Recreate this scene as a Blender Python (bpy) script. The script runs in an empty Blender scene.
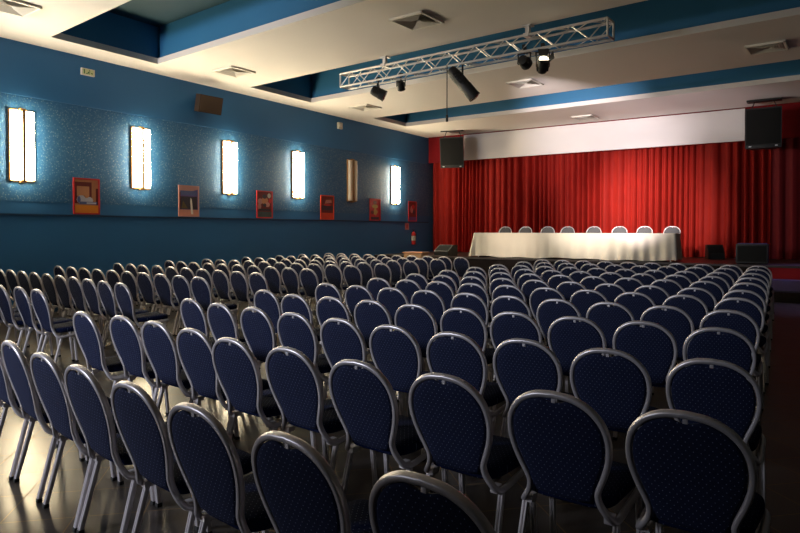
import bpy, bmesh, math, random
from mathutils import Vector, Matrix
random.seed(7)
PI = math.pi
scene = bpy.context.scene
COL = scene.collection

# ------------------------------------------------------------------ materials
def lin(c):
    return tuple((v/12.92 if v <= .04045 else ((v+.055)/1.055)**2.4) for v in c)

def mat(name, rgb, rough=.6, metal=0., spec=.5, coat=0.):
    m = bpy.data.materials.new(name); m.use_nodes = True
    b = m.node_tree.nodes['Principled BSDF']
    b.inputs['Base Color'].default_value = (*rgb, 1)
    b.inputs['Roughness'].default_value = rough
    b.inputs['Metallic'].default_value = metal
    b.inputs['Specular IOR Level'].default_value = spec
    b.inputs['Coat Weight'].default_value = coat
    return m

def emit(name, rgb, strength):
    m = bpy.data.materials.new(name); m.use_nodes = True
    b = m.node_tree.nodes['Principled BSDF']
    b.inputs['Base Color'].default_value = (.8, .8, .75, 1)
    b.inputs['Emission Color'].default_value = (*rgb, 1)
    b.inputs['Emission Strength'].default_value = strength
    return m

class NT:
    """tiny node helper"""
    def __init__(s, m): s.t = m.node_tree; s.b = s.t.nodes['Principled BSDF']
    def n(s, kind, **kw):
        nd = s.t.nodes.new(kind)
        for k, v in kw.items(): setattr(nd, k, v)
        return nd
    def l(s, a, b): s.t.links.new(a, b)
    def coord(s, scale=(1, 1, 1), rot=(0, 0, 0), which='Object'):
        tc = s.n('ShaderNodeTexCoord'); mp = s.n('ShaderNodeMapping')
        mp.inputs['Scale'].default_value = scale; mp.inputs['Rotation'].default_value = rot
        s.l(tc.outputs[which], mp.inputs['Vector']); return mp.outputs['Vector']
    def mix(s, fac, a, b):
        mx = s.n('ShaderNodeMix', data_type='RGBA')
        for sock, v in ((mx.inputs[0], fac), (mx.inputs[6], a), (mx.inputs[7], b)):
            if isinstance(v, (int, float)): sock.default_value = v
            elif isinstance(v, tuple): sock.default_value = (*v, 1)
            else: s.l(v, sock)
        return mx.outputs[2]
    def math(s, op, a, b=None):
        nd = s.n('ShaderNodeMath', operation=op)
        for i, v in enumerate((a, b)):
            if v is None: continue
            if isinstance(v, (int, float)): nd.inputs[i].default_value = v
            else: s.l(v, nd.inputs[i])
        return nd.outputs[0]
    def vmath(s, op, a, b=None):
        nd = s.n('ShaderNodeVectorMath', operation=op)
        s.l(a, nd.inputs[0])
        if b is not None: nd.inputs[1].default_value = b
        return nd
    def noise(s, vec, scale, detail=3, rough=.5):
        nd = s.n('ShaderNodeTexNoise'); s.l(vec, nd.inputs['Vector'])
        nd.inputs['Scale'].default_value = scale; nd.inputs['Detail'].default_value = detail
        nd.inputs['Roughness'].default_value = rough
        return nd.outputs['Fac']
    def ramp(s, fac, stops):
        nd = s.n('ShaderNodeValToRGB'); s.l(fac, nd.inputs['Fac']); e = nd.color_ramp.elements
        while len(e) < len(stops): e.new(.5)
        for el, (p, c) in zip(e, stops):
            el.position = p; el.color = (*c, 1)
        return nd.outputs['Color']
    def bump(s, h, strength=.3, dist=.01):
        nd = s.n('ShaderNodeBump'); nd.inputs['Strength'].default_value = strength
        nd.inputs['Distance'].default_value = dist; s.l(h, nd.inputs['Height'])
        s.l(nd.outputs['Normal'], s.b.inputs['Normal'])

def dotted_fabric(name, base, dot, plane):
    """navy woven upholstery with small pale dots on a staggered lattice"""
    m = mat(name, base, .9, spec=.25 if plane == 'xz' else .06); t = NT(m)
    v = t.coord()
    sep = t.n('ShaderNodeSeparateXYZ'); t.l(v, sep.inputs[0])
    cb = t.n('ShaderNodeCombineXYZ')
    t.l(sep.outputs['X'], cb.inputs[0]); t.l(sep.outputs['Z' if plane == 'xz' else 'Y'], cb.inputs[1])
    d = None
    for off in ((0, 0, 0), (.5, .5, 0)):
        sc = t.vmath('MULTIPLY', cb.outputs[0], (1/.026, 1/.034, 0))
        ad = t.vmath('ADD', sc.outputs[0], off)
        fr = t.vmath('FRACTION', ad.outputs[0])
        sb = t.vmath('SUBTRACT', fr.outputs[0], (.5, .5, 0))
        ml = t.vmath('MULTIPLY', sb.outputs[0], (.026, .034, 0))
        ln = t.vmath('LENGTH', ml.outputs[0])
        d = ln.outputs['Value'] if d is None else t.math('MINIMUM', d, ln.outputs['Value'])
    dots = t.math('LESS_THAN', d, .0019)
    nz = t.noise(v, 30, 2)
    c = t.mix(nz, tuple(x*.75 for x in base), tuple(x*1.25 for x in base))
    t.l(t.mix(dots, c, dot), t.b.inputs['Base Color'])
    t.bump(t.noise(v, 450, 2), .25, .002)
    m.node_tree.nodes['Principled BSDF'].inputs['Sheen Weight'].default_value = .0
    return m

def speckle_metal(name, rgb, rough, metal=.85):
    m = mat(name, rgb, rough, metal); t = NT(m)
    v = t.coord()
    n = t.noise(v, 60, 3)
    t.l(t.mix(n, tuple(x*.9 for x in rgb), rgb), t.b.inputs['Base Color'])
    r = t.math('ADD', t.math('MULTIPLY', t.noise(v, 25, 2), .12), rough-.06)
    t.l(r, t.b.inputs['Roughness'])
    return m

def noisy(name, a, b, scale, rough=.7, spec=.4, bump=0., metal=0.):
    m = mat(name, a, rough, metal, spec); t = NT(m); v = t.coord()
    n = t.noise(v, scale, 4)
    t.l(t.mix(n, a, b), t.b.inputs['Base Color'])
    if bump: t.bump(t.noise(v, scale*6, 3), bump, .005)
    return m

M = {}
M['pad'] = dotted_fabric('navy_dotted_fabric', (.0045, .0085, .033), (.13, .15, .25), 'xz')
M['seatfab'] = dotted_fabric('navy_dotted_seat_fabric', (.0045, .0085, .033), (.13, .15, .25), 'xy')
M['litpad'] = noisy('lit_chair_fabric', (.12, .12, .13), (.09, .09, .10), 40, .85, .2)  # navy pads under stage light, the light put into the colour
M['frame'] = speckle_metal('satin_aluminium', (.62, .59, .62), .38, .55)
M['leg'] = speckle_metal('ribbed_aluminium', (.74, .70, .72), .34, .35)
M['rubber'] = mat('black_rubber', (.012, .012, .012), .8)
M['clip'] = mat('dull_brass_clip', (.30, .27, .20), .45, .6)
M['steel'] = speckle_metal('truss_aluminium', (.72, .70, .68), .35, .6)
M['black'] = noisy('black_paint', (.010, .010, .011), (.018, .017, .016), 8, .5)
M['blackmatt'] = noisy('black_carpet', (.012, .009, .009), (.022, .016, .015), 30, .95, .1)
M['grille'] = noisy('dark_speaker_grille', (.007, .007, .007), (.020, .020, .021), 220, .85, .12)
M['brownbox'] = noisy('dark_brown_cabinet', (.050, .030, .020), (.035, .022, .015), 12, .5)
M['browngrille'] = noisy('brown_grille', (.10, .065, .042), (.05, .03, .02), 200, .6)
M['cable'] = mat('black_cable', (.008, .008, .008), .6)
M['plastic'] = mat('off_white_plastic', (.62, .60, .52), .5)

def wall_mat(name, base, rough=.55):
    m = mat(name, base, rough, spec=.35); t = NT(m); v = t.coord()
    n = t.noise(v, .6, 4)
    t.l(t.mix(n, tuple(x*.88 for x in base), tuple(x*1.10 for x in base)), t.b.inputs['Base Color'])
    t.bump(t.noise(v, 60, 3), .06, .004)
    return m
BLUE = (.030, .152, .360)
M['blue'] = wall_mat('blue_paint', BLUE)
M['bluelow'] = wall_mat('blue_wainscot_paint', (.034, .178, .420))
M['bluetrim'] = wall_mat('dark_blue_trim', (.012, .05, .12))
M['bluecof'] = wall_mat('blue_coffer_paint', (.034, .170, .340))
def speckled_wall():
    m = mat('blue_flecked_plaster', BLUE, .5, spec=.4); t = NT(m)
    v = t.coord()
    vo = t.n('ShaderNodeTexVoronoi', feature='F1'); t.l(v, vo.inputs['Vector']); vo.inputs['Scale'].default_value = 27
    vo.inputs['Randomness'].default_value = 1
    n = t.noise(v, 40, 3)
    k = t.math('ADD', vo.outputs['Distance'], t.math('MULTIPLY', n, .35))
    c = t.ramp(k, [(.23, (.34, .40, .40)), (.42, (.050, .165, .320)), (.80, (.026, .125, .290))])
    t.l(c, t.b.inputs['Base Color'])
    t.bump(k, .35, .006)
    return m
M['bluefleck'] = speckled_wall()

def ceiling_white(name, base):
    m = mat(name, base, .7, spec=.3); t = NT(m); v = t.coord()
    n = t.noise(v, .9, 4)
    t.l(t.mix(n, tuple(x*.95 for x in base), base), t.b.inputs['Base Color'])
    t.bump(t.noise(v, 90, 2), .04, .003)
    return m
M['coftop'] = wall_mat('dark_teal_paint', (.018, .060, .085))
M['white'] = ceiling_white('white_ceiling_paint', (.81, .75, .70))
M['vent'] = mat('grey_vent_blade', (.60, .56, .50), .5, .1)
M['ventlight'] = mat('pale_vent_blade', (.78, .74, .66), .45, .1)
M['wood'] = noisy('tan_wood', (.42, .24, .11), (.30, .16, .07), 6, .5)
M['red'] = noisy('red_lacquer', (.45, .012, .010), (.38, .010, .010), 5, .35)
M['cloth'] = noisy('cream_tablecloth', (.82, .75, .63), (.76, .68, .56), 3, .8, .2, .05)
M['valance'] = noisy('white_canvas', (.84, .80, .80), (.80, .76, .76), 2, .8, .2, .04)
M['pelmet'] = noisy('red_pelmet_cloth', (.26, .008, .012), (.19, .006, .010), 3, .85, .2)

def velvet(name, a, b):
    m = mat(name, a, .75, spec=.25); t = NT(m); v = t.coord((1, 1, .25))
    n = t.noise(v, 7, 4)
    t.l(t.mix(n, a, b), t.b.inputs['Base Color'])
    t.b.inputs['Sheen Weight'].default_value = .06
    t.b.inputs['Sheen Tint'].default_value = (1, .15, .1, 1)
    t.bump(t.noise(v, 40, 3), .08, .01)
    return m
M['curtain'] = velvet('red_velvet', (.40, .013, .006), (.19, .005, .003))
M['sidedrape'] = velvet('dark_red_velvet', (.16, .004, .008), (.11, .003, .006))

def tile_floor():
    m = mat('dark_tile', (.03, .026, .024), .25, spec=.5); t = NT(m)
    v = t.coord((1/.37, 1/.37, 1), (0, 0, PI/4))
    fr = t.vmath('FRACTION', v); sep = t.n('ShaderNodeSeparateXYZ'); t.l(fr.outputs[0], sep.inputs[0])
    g = None
    for ax in ('X', 'Y'):
        a = t.math('ABSOLUTE', t.math('SUBTRACT', sep.outputs[ax], .5))
        k = t.math('GREATER_THAN', a, .4915)
        g = k if g is None else t.math('MAXIMUM', g, k)
    fl = t.vmath('FLOOR', v)
    wn = t.n('ShaderNodeTexWhiteNoise'); t.l(fl.outputs[0], wn.inputs['Vector'])
    vv = t.coord()
    n = t.noise(vv, 5, 5)
    c0 = t.mix(n, (.020, .018, .018), (.036, .032, .030))
    c1 = t.mix(t.math('MULTIPLY', wn.outputs['Value'], .35), c0, (.045, .038, .034))
    t.l(t.mix(g, c1, (.23, .15, .075)), t.b.inputs['Base Color'])
    r = t.math('ADD', t.math('MULTIPLY', n, .08), .26)
    t.l(t.math('ADD', r, t.math('MULTIPLY', g, .3)), t.b.inputs['Roughness'])
    t.bump(t.math('MULTIPLY', g, -1.0), .25, .002)
    t.b.inputs['Specular Tint'].default_value = (1., .68, .28, 1)
    t.b.inputs['Specular IOR Level'].default_value = .36
    return m
M['floor'] = tile_floor()
def wood_floor():
    m = noisy('dark_stage_boards', (.020, .012, .010), (.032, .018, .014), 3, .45)
    return m
M['deck'] = wood_floor()
M['wallback'] = wall_mat('dark_paint_rear', (.02, .03, .045))
M['lampwarm'] = emit('sconce_glass_lit', (1., .86, .58), 78.0)
M['lampoff'] = mat('cream_sconce_glass', (.80, .68, .55), .35)
M['lens'] = emit('spot_lens_lit', (1., .88, .62), 4.0)
M['lensdark'] = mat('dark_lens', (.02, .02, .025), .08)
M['brass'] = mat('amber_wood_bar', (.30, .15, .05), .45)

# ------------------------------------------------------------------ mesh tools
class MB:
    def __init__(s): s.v = []; s.f = []; s.m = []
    def add(s, vs, fs, mi=0, T=None):
        o = len(s.v)
        for p in vs:
            p = Vector(p); s.v.append(T @ p if T else p)
        for f in fs: s.f.append([i+o for i in f]); s.m.append(mi)
        return s
    def box(s, a, b, mi=0, T=None, bev=0.):
        """axis-aligned box; bev > 0 chamfers every edge"""
        if not bev:
            x0, y0, z0 = a; x1, y1, z1 = b
            vs = [(x, y, z) for z in (z0, z1) for y in (y0, y1) for x in (x0, x1)]
            fs = [(0, 2, 3, 1), (4, 5, 7, 6), (0, 1, 5, 4), (2, 6, 7, 3), (0, 4, 6, 2), (1, 3, 7, 5)]
            return s.add(vs, fs, mi, T)
        bm = bmesh.new(); bmesh.ops.create_cube(bm, size=1)
        for v in bm.verts:
            v.co = Vector([(a[i]+b[i])/2 + v.co[i]*(b[i]-a[i]) for i in range(3)])
        bmesh.ops.bevel(bm, geom=list(bm.edges), offset=bev, segments=2, affect='EDGES', profile=.7)
        bm.verts.index_update()
        s.add([v.co.copy() for v in bm.verts], [[v.index for v in f.verts] for f in bm.faces], mi, T)
        bm.free(); return s
    def tube(s, p, q, r, n=10, mi=0, r2=None, cap=True):
        p = Vector(p); q = Vector(q); d = (q-p).normalized()
        u = d.orthogonal().normalized(); w = d.cross(u); r2 = r if r2 is None else r2
        vs = [p+(u*math.cos(2*PI*i/n)+w*math.sin(2*PI*i/n))*r for i in range(n)]
        vs += [q+(u*math.cos(2*PI*i/n)+w*math.sin(2*PI*i/n))*r2 for i in range(n)]
        fs = [(i, (i+1) % n, n+(i+1) % n, n+i) for i in range(n)]
        if cap: fs += [tuple(range(n))[::-1], tuple(range(n, 2*n))]
        return s.add(vs, fs, mi)
    def lathe(s, prof, T=None, n=20, mi=0):
        vs = []; fs = []
        for r, z in prof:
            for i in range(n): vs.append((r*math.cos(2*PI*i/n), r*math.sin(2*PI*i/n), z))
        for k in range(len(prof)-1):
            for i in range(n):
                j = (i+1) % n; fs.append((k*n+i, k*n+j, (k+1)*n+j, (k+1)*n+i))
        fs.append(tuple(range(n))[::-1]); fs.append(tuple(range((len(prof)-1)*n, len(prof)*n)))
        return s.add(vs, fs, mi, T)
    def prism(s, poly, z0, z1, mi=0, T=None):
        """vertical prism over a polygon given as (x, y) counter-clockwise"""
        n = len(poly)
        vs = [(x, y, z0) for x, y in poly]+[(x, y, z1) for x, y in poly]
        fs = [tuple(range(n))[::-1], tuple(range(n, 2*n))]+[(i, (i+1) % n, n+(i+1) % n, n+i) for i in range(n)]
        return s.add(vs, fs, mi, T)
    def sweep(s, path, prof, nrm, closed=False, mi=0, cap=True):
        n = len(path); P = [Vector(p) for p in path]; nrm = Vector(nrm)
        vs = []; fs = []; k = len(prof)
        for i in range(n):
            a = P[(i-1) % n] if closed or i > 0 else P[i]
            b = P[(i+1) % n] if closed or i < n-1 else P[i]
            t = (b-a).normalized()
            nrm = (nrm-t*nrm.dot(t)).normalized(); w = t.cross(nrm)
            vs += [P[i]+nrm*x+w*y for x, y in prof]
        m = n if closed else n-1
        for i in range(m):
            j = (i+1) % n
            for q in range(k):
                r = (q+1) % k; fs.append((i*k+q, i*k+r, j*k+r, j*k+q))
        if not closed and cap: fs += [tuple(range(k))[::-1], tuple(range((n-1)*k, n*k))]
        return s.add(vs, fs, mi)
    def mesh(s, name, mats, smooth=35):
        me = bpy.data.meshes.new(name)
        me.from_pydata([tuple(v) for v in s.v], [], s.f)
        for m in (mats if isinstance(mats, (list, tuple)) else [mats]): me.materials.append(M[m])
        me.polygons.foreach_set('material_index', s.m)
        bm = bmesh.new(); bm.from_mesh(me); bmesh.ops.recalc_face_normals(bm, faces=list(bm.faces)); bm.to_mesh(me); bm.free()
        if smooth:
            me.polygons.foreach_set('use_smooth', [True]*len(me.polygons))
            me.set_sharp_from_angle(angle=math.radians(smooth))
        me.update(); return me
    def build(s, name, mats, parent=None, smooth=35, loc=None):
        o = bpy.data.objects.new(name, s.mesh(name, mats, smooth)); COL.objects.link(o)
        if parent: o.parent = parent
        if loc: o.location = loc
        return o

def empty(name, loc, rz=0., rx=0., ry=0.):
    o = bpy.data.objects.new(name, None); COL.objects.link(o)
    o.location = loc; o.rotation_euler = (rx, ry, rz); o.empty_display_size = .1; return o
def tag(o, label=None, cat=None, group=None, kind=None):
    if label: o['label'] = label
    if cat: o['category'] = cat
    if group: o['group'] = group
    if kind: o['kind'] = kind
    return o
def copy_tree(o, parent=None):
    c = o.copy(); COL.objects.link(c)
    if parent: c.parent = parent
    for ch in o.children: copy_tree(ch, c)
    return c
def struct(o): o['kind'] = 'structure'; return o

def catmull(pts, n):
    P = [Vector(p) for p in pts]; P = [P[0]*2-P[1]]+P+[P[-1]*2-P[-2]]; out = []
    for i in range(1, len(P)-2):
        for k in range(n):
            t = k/n; a, b, c, d = P[i-1:i+3]
            out.append(.5*((2*b)+(c-a)*t+(2*a-5*b+4*c-d)*t*t+(3*b-a-3*c+d)*t**3))
    out.append(P[-2]); return out

ORD = ['zeroth', 'first', 'second', 'third', 'fourth', 'fifth', 'sixth', 'seventh', 'eighth', 'ninth', 'tenth', 'eleventh', 'twelfth']

# ------------------------------------------------------------------ the banquet chair
TILT = .26
def back_y(z): return (.93-z)*TILT
HALF = [(0, .918), (.080, .909), (.148, .875), (.196, .815), (.213, .74), (.206, .665), (.184, .595), (.159, .535), (.150, .50)]
def frame_path():
    r = [(x, back_y(z), z) for x, z in HALF]
    r += [(.159, .124, .455), (.185, .140, .412), (.204, .168, .388), (.210, .212, .390), (.211, .30, .402), (.211, .44, .418),
          (.205, .512, .425), (.18, .537, .427), (.10, .543, .428), (0, .544, .428)]
    h = catmull(r, 4)
    left = [Vector((-p.x, p.y, p.z)) for p in h[1:-1]][::-1]
    return h+left
def rrect(w, h, r, groove=0.):
    """rounded rectangle profile: w along the pad normal, h in the plane of the back; shallow groove on the outer side"""
    p = []
    for cx, cy, a0 in ((w/2-r, h/2-r, 0), (-w/2+r, h/2-r, 90), (-w/2+r, -h/2+r, 180), (w/2-r, -h/2+r, 270)):
        for a in (0, 45, 90):
            t = math.radians(a0+a); p.append((cx+r*math.cos(t), cy+r*math.sin(t)))
    return p
def make_chair():
    root = empty('banquet_chair', (0, 0, 0))
    f = MB(); f.sweep(frame_path(), rrect(.030, .024, .008), (0, -1, -TILT), closed=True)
    # the raised bead along the back of the tube
    fp = frame_path()
    f.build('frame', 'frame', root, 50)
    # back pad: oval cushion with a dip for the hand hold at the top
    out = catmull([(x, z, 0) for x, z in HALF], 4)
    pts = []
    for p in out:
        k = 1 - .0165/max(.05, math.hypot(p.x, (p.y-.70)))
        x = p.x*k; z = .70+(p.y-.70)*k
        if p.x < .045: z -= .017*(1-(p.x/.045)**2)**.5
        pts.append((x, z))
    pts += [(.120, .462), (.07, .455), (0, .453)]
    ring = pts+[(-x, z) for x, z in pts[1:-1]][::-1]
    b = MB(); levels = []
    for sgn, base, bulge in ((-1, .010, .010), (1, .020, .020)):
        for s_, d in ((1., 0), (.985, .65), (.95, 1.0)):
            levels.append((sgn, s_, d*base))
    n = len(ring)
    def at(sc, off):
        vs = []
        for x, z in ring:
            X = x*sc; Z = .69+(z-.69)*sc
            vs.append((X, back_y(Z)+off, Z))
        return vs
    shells = [(0.0, .008)]
    seq = [(.0, .012+.018), (.35, .012+.017), (.7, .012+.013), (.93, .012+.004), (.985, .006), (1., 0.), (1., -.006), (.985, -.011), (.94, -.014), (.7, -.018), (.35, -.020), (.0, -.021)]
    vs = []
    for sc, off in seq: vs += at(max(sc, .001), off)
    fs = []
    for k in range(len(seq)-1):
        for i in range(n):
            j = (i+1) % n; fs.append((k*n+i, k*n+j, (k+1)*n+j, (k+1)*n+i))
    b.add(vs, fs); b.build('backrest', 'pad', root, 60)
    # small clip that holds pad and frame together at the hand hold
    c = MB(); c.box((-.009, .004, .882), (.009, .012, .910), bev=.002)
    c.build('clip', 'frame', root)
    # seat cushion
    s = MB(); sq = []; nn = 40
    for i in range(nn):
        a = 2*PI*i/nn; ca, sa = math.cos(a), math.sin(a); e = 2/5.
        x = math.copysign(abs(ca)**e, ca)*.212; y = math.copysign(abs(sa)**e, sa)*.215
        x *= 1-.10*(.5-y/.43)
        sq.append((x, .345+y))
    lev = [(.001, .436), (.90, .436), (.98, .440), (1., .450), (1., .472), (.985, .484), (.94, .492), (.7, .500), (.35, .503), (.001, .504)]
    vs = []; fs = []
    for sc, z in lev: vs += [(x*sc, .345+(y-.345)*sc, z+(y-.345)*.03) for x, y in sq]
    for k in range(len(lev)-1):
        for i in range(nn):
            j = (i+1) % nn; fs.append((k*nn+i, k*nn+j, (k+1)*nn+j, (k+1)*nn+i))
    s.add(vs, fs); s.build('seat', 'seatfab', root, 60)
    # four double-ribbed legs, each with a black foot
    W, D, G = .0135, .012, .0022
    half = [(G, -D+.004), (G+.002, -D), (W-.003, -D), (W, -D+.003), (W, D-.003), (W-.003, D), (G+.002, D), (G, D-.004), (G*.6, D*.25)]
    prof = half+[(-x, y) for x, y in half[::-1]][0:]
    prof = [(G*.6, -D*.25)]+half+[(-x, y) for x, y in half][::-1]+[(-G*.6, -D*.25)]
    for sx in (-1, 1):
        for p, q in (((.203*sx, .190, .388), (.213*sx, .090, .018)), ((.206*sx, .480, .418), (.212*sx, .520, .018))):
            l = MB(); l.sweep([p, q], prof, (1, 0, 0)); lg = l.build('leg', 'leg', root, 30)
            t = MB(); q2 = Vector(q); d = (Vector(q)-Vector(p)).normalized()
            t.box((q2.x-.0155, q2.y-.015, 0.), (q2.x+.0155, q2.y+.015, .022), bev=.004)
            t.build('rubber_foot', 'rubber', lg)
        k = MB(); k.box((.178*sx-.018, .152, .374), (.178*sx+.018, .206, .408), bev=.006)
        k.build('stacking_bracket', 'leg', root)
    return root
chair0 = make_chair()
ROWS = [
    ('right', 1, [(-4.470, 1.830, -7.7), (-3.989, 1.768, -9.1), (-3.457, 1.690, -7.4), (-2.989, 1.633, -7.4), (-2.471, 1.572, -6.8), (-1.956, 1.503, -6.2), (-1.418, 1.451, -6.5), (-0.872, 1.408, -5.2)]),
    ('right', 2, [(-4.940, 2.734, -6.9), (-4.458, 2.774, -4.9), (-3.994, 2.743, -5.7), (-3.485, 2.675, -5.5), (-2.980, 2.567, -5.1), (-2.473, 2.541, -4.8), (-1.936, 2.481, -4.5), (-1.416, 2.465, -3.8), (-0.889, 2.445, -3.0), (-0.392, 2.443, -2.9)]),
    ('right', 3, [(-5.021, 3.838, -8.7), (-4.498, 3.744, -8.0), (-4.002, 3.708, -6.8), (-3.482, 3.645, -5.1), (-2.969, 3.596, -4.3), (-2.456, 3.545, -3.6), (-1.951, 3.513, -2.4), (-1.471, 3.537, -1.0), (-0.962, 3.504, 0.7), (-0.441, 3.516, 1.0)]),
    ('right', 4, [(-5.076, 4.865, -6.5), (-4.481, 4.700, -4.6), (-4.004, 4.719, -4.3), (-3.501, 4.704, -3.0), (-2.989, 4.658, -1.4), (-2.515, 4.678, -0.4), (-2.032, 4.672, 0.4), (-1.531, 4.675, 1.7), (-1.040, 4.713, 1.4), (-0.546, 4.684, 4.0)]),
    ('right', 5, [(-5.066, 5.901, -3.4), (-4.569, 5.886, -3.3), (-4.067, 5.866, -2.2), (-3.579, 5.844, -1.8), (-3.052, 5.818, -1.9), (-2.573, 5.805, -1.8), (-2.067, 5.787, -1.1), (-1.581, 5.798, -0.8), (-1.094, 5.801, 0.1), (-0.601, 5.775, 0.1)]),
    ('right', 6, [(-5.047, 6.968, -2.0), (-4.551, 6.946, -1.5), (-4.065, 6.941, -1.8), (-3.574, 6.921, -1.9), (-3.090, 6.925, -1.1), (-2.587, 6.885, -0.9), (-2.105, 6.886, -1.1), (-1.615, 6.879, -1.1), (-1.123, 6.888, -0.5), (-0.635, 6.868, -1.4)]),
    ('right', 7, [(-5.067, 7.967, -1.9), (-4.573, 7.938, -2.0), (-4.085, 7.919, -2.8), (-3.600, 7.909, -2.1), (-3.111, 7.878, -2.6), (-2.625, 7.864, -1.9), (-2.135, 7.839, -3.0), (-1.648, 7.827, -2.5), (-1.162, 7.821, -1.9), (-0.675, 7.799, -1.7)]),
    ('right', 8, [(-5.075, 8.981, -1.8), (-4.591, 8.975, -1.1), (-4.108, 8.970, -0.8), (-3.624, 8.957, -1.2), (-3.139, 8.946, -0.3), (-2.654, 8.937, -1.4), (-2.175, 8.945, -0.8), (-1.688, 8.925, -1.3), (-1.204, 8.923, -0.3), (-0.719, 8.913, -0.9)]),
    ('right', 9, [(-5.095, 10.021, -1.5), (-4.612, 10.008, -2.0), (-4.129, 9.986, -0.7), (-3.643, 9.966, -1.0), (-3.166, 9.967, -1.0), (-2.685, 9.949, -0.9), (-2.205, 9.945, -1.2), (-1.725, 9.935, -1.6), (-1.245, 9.930, -1.7), (-0.764, 9.914, -1.7)]),
    ('right', 10, [(-5.112, 11.019, -0.7), (-4.633, 11.003, -1.8), (-4.152, 10.990, -1.5), (-3.674, 10.984, -1.4), (-3.195, 10.965, -1.1), (-2.717, 10.955, -1.0), (-2.244, 10.954, -1.7), (-1.764, 10.932, -1.9), (-1.286, 10.938, -1.2), (-0.810, 10.925, -0.8)]),
    ('right', 11, [(-5.133, 12.318, -1.7), (-4.649, 12.276, -1.9), (-4.182, 12.281, -2.1), (-3.705, 12.256, -1.9), (-3.227, 12.234, -2.1), (-2.751, 12.213, -1.7), (-2.281, 12.219, -2.3), (-1.806, 12.199, -1.9), (-1.329, 12.169, -2.0), (-0.853, 12.157, -1.8)]),
    ('right', 12, [(-5.147, 13.435, -1.9), (-4.677, 13.430, -1.0), (-4.206, 13.409, -1.4), (-3.730, 13.387, -1.4), (-3.254, 13.353, -2.8), (-2.783, 13.340, -2.1), (-2.309, 13.316, -2.3), (-1.842, 13.316, -1.8), (-1.372, 13.308, -2.9), (-0.901, 13.300, -1.5)]),
    ('left', 1, [(-9.218, 3.720, -6.2), (-8.727, 3.630, -7.2), (-8.236, 3.543, -7.0), (-7.744, 3.542, -7.0), (-7.253, 3.501, -6.6)]),
    ('left', 2, [(-11.652, 5.012, -4.9), (-11.177, 4.977, -4.6), (-10.691, 4.935, -5.9), (-10.205, 4.888, -5.8), (-9.717, 4.839, -6.4), (-9.219, 4.771, -6.1), (-8.726, 4.709, -6.9), (-8.225, 4.633, -7.1), (-7.729, 4.565, -8.4), (-7.240, 4.503, -8.4)]),
    ('left', 3, [(-11.658, 6.016, -4.7), (-11.178, 5.995, -3.8), (-10.682, 5.949, -4.1), (-10.193, 5.911, -4.5), (-9.712, 5.887, -4.6), (-9.221, 5.847, -4.2), (-8.725, 5.802, -4.7), (-8.234, 5.766, -4.8), (-7.750, 5.741, -4.2), (-7.253, 5.696, -3.4)]),
    ('left', 4, [(-11.669, 7.200, -5.6), (-11.187, 7.169, -5.7), (-10.678, 7.087, -6.0), (-10.209, 7.080, -6.0), (-9.709, 7.019, -5.3), (-9.219, 6.974, -5.1), (-8.729, 6.930, -5.5), (-8.230, 6.866, -5.4), (-7.743, 6.827, -5.4), (-7.255, 6.788, -5.4)]),
    ('left', 5, [(-11.691, 8.410, -6.2), (-11.193, 8.346, -5.7), (-10.688, 8.271, -5.5), (-10.211, 8.253, -5.9), (-9.704, 8.174, -5.7), (-9.223, 8.151, -5.9), (-8.725, 8.092, -5.7), (-8.236, 8.050, -5.2), (-7.747, 8.007, -5.7), (-7.248, 7.945, -5.6)]),
    ('left', 6, [(-11.661, 9.392, -2.8), (-11.176, 9.370, -2.9), (-10.703, 9.366, -2.5), (-10.214, 9.341, -4.0), (-9.724, 9.317, -2.8), (-9.225, 9.279, -3.3), (-8.725, 9.236, -3.1), (-8.238, 9.219, -2.8), (-7.751, 9.197, -2.7), (-7.260, 9.172, -2.7)]),
    ('left', 7, [(-11.680, 10.600, -5.9), (-11.200, 10.575, -5.3), (-10.695, 10.494, -6.1), (-10.206, 10.449, -6.0), (-9.703, 10.375, -5.7), (-9.227, 10.362, -6.2), (-8.723, 10.278, -5.1), (-8.235, 10.230, -5.6), (-7.744, 10.189, -5.1), (-7.249, 10.128, -6.0)]),
    ('left', 8, [(-11.692, 11.755, -7.1), (-11.181, 11.651, -6.9), (-10.706, 11.634, -6.6), (-10.223, 11.600, -7.2), (-9.696, 11.449, -6.8), (-9.210, 11.399, -6.9), (-8.733, 11.381, -6.3), (-8.237, 11.311, -7.2), (-7.739, 11.237, -6.5), (-7.255, 11.201, -7.2)]),
    ('left', 9, [(-11.678, 12.620, -4.0), (-11.183, 12.585, -3.9), (-10.674, 12.519, -4.0), (-10.185, 12.487, -3.5), (-9.708, 12.486, -3.2), (-9.217, 12.455, -3.5), (-8.726, 12.426, -3.3), (-8.236, 12.398, -2.9), (-7.746, 12.370, -3.5), (-7.251, 12.329, -3.5)]),
    ('left', 10, [(-11.668, 13.702, -3.1), (-11.175, 13.668, -3.6), (-10.688, 13.650, -2.7), (-10.205, 13.638, -3.7), (-9.712, 13.608, -2.7), (-9.218, 13.579, -3.0), (-8.727, 13.551, -2.5), (-8.238, 13.535, -3.0), (-7.743, 13.498, -3.3), (-7.252, 13.473, -2.8)]),
]
CAPT = 'seats of the audience in rows'
first = True
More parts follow.
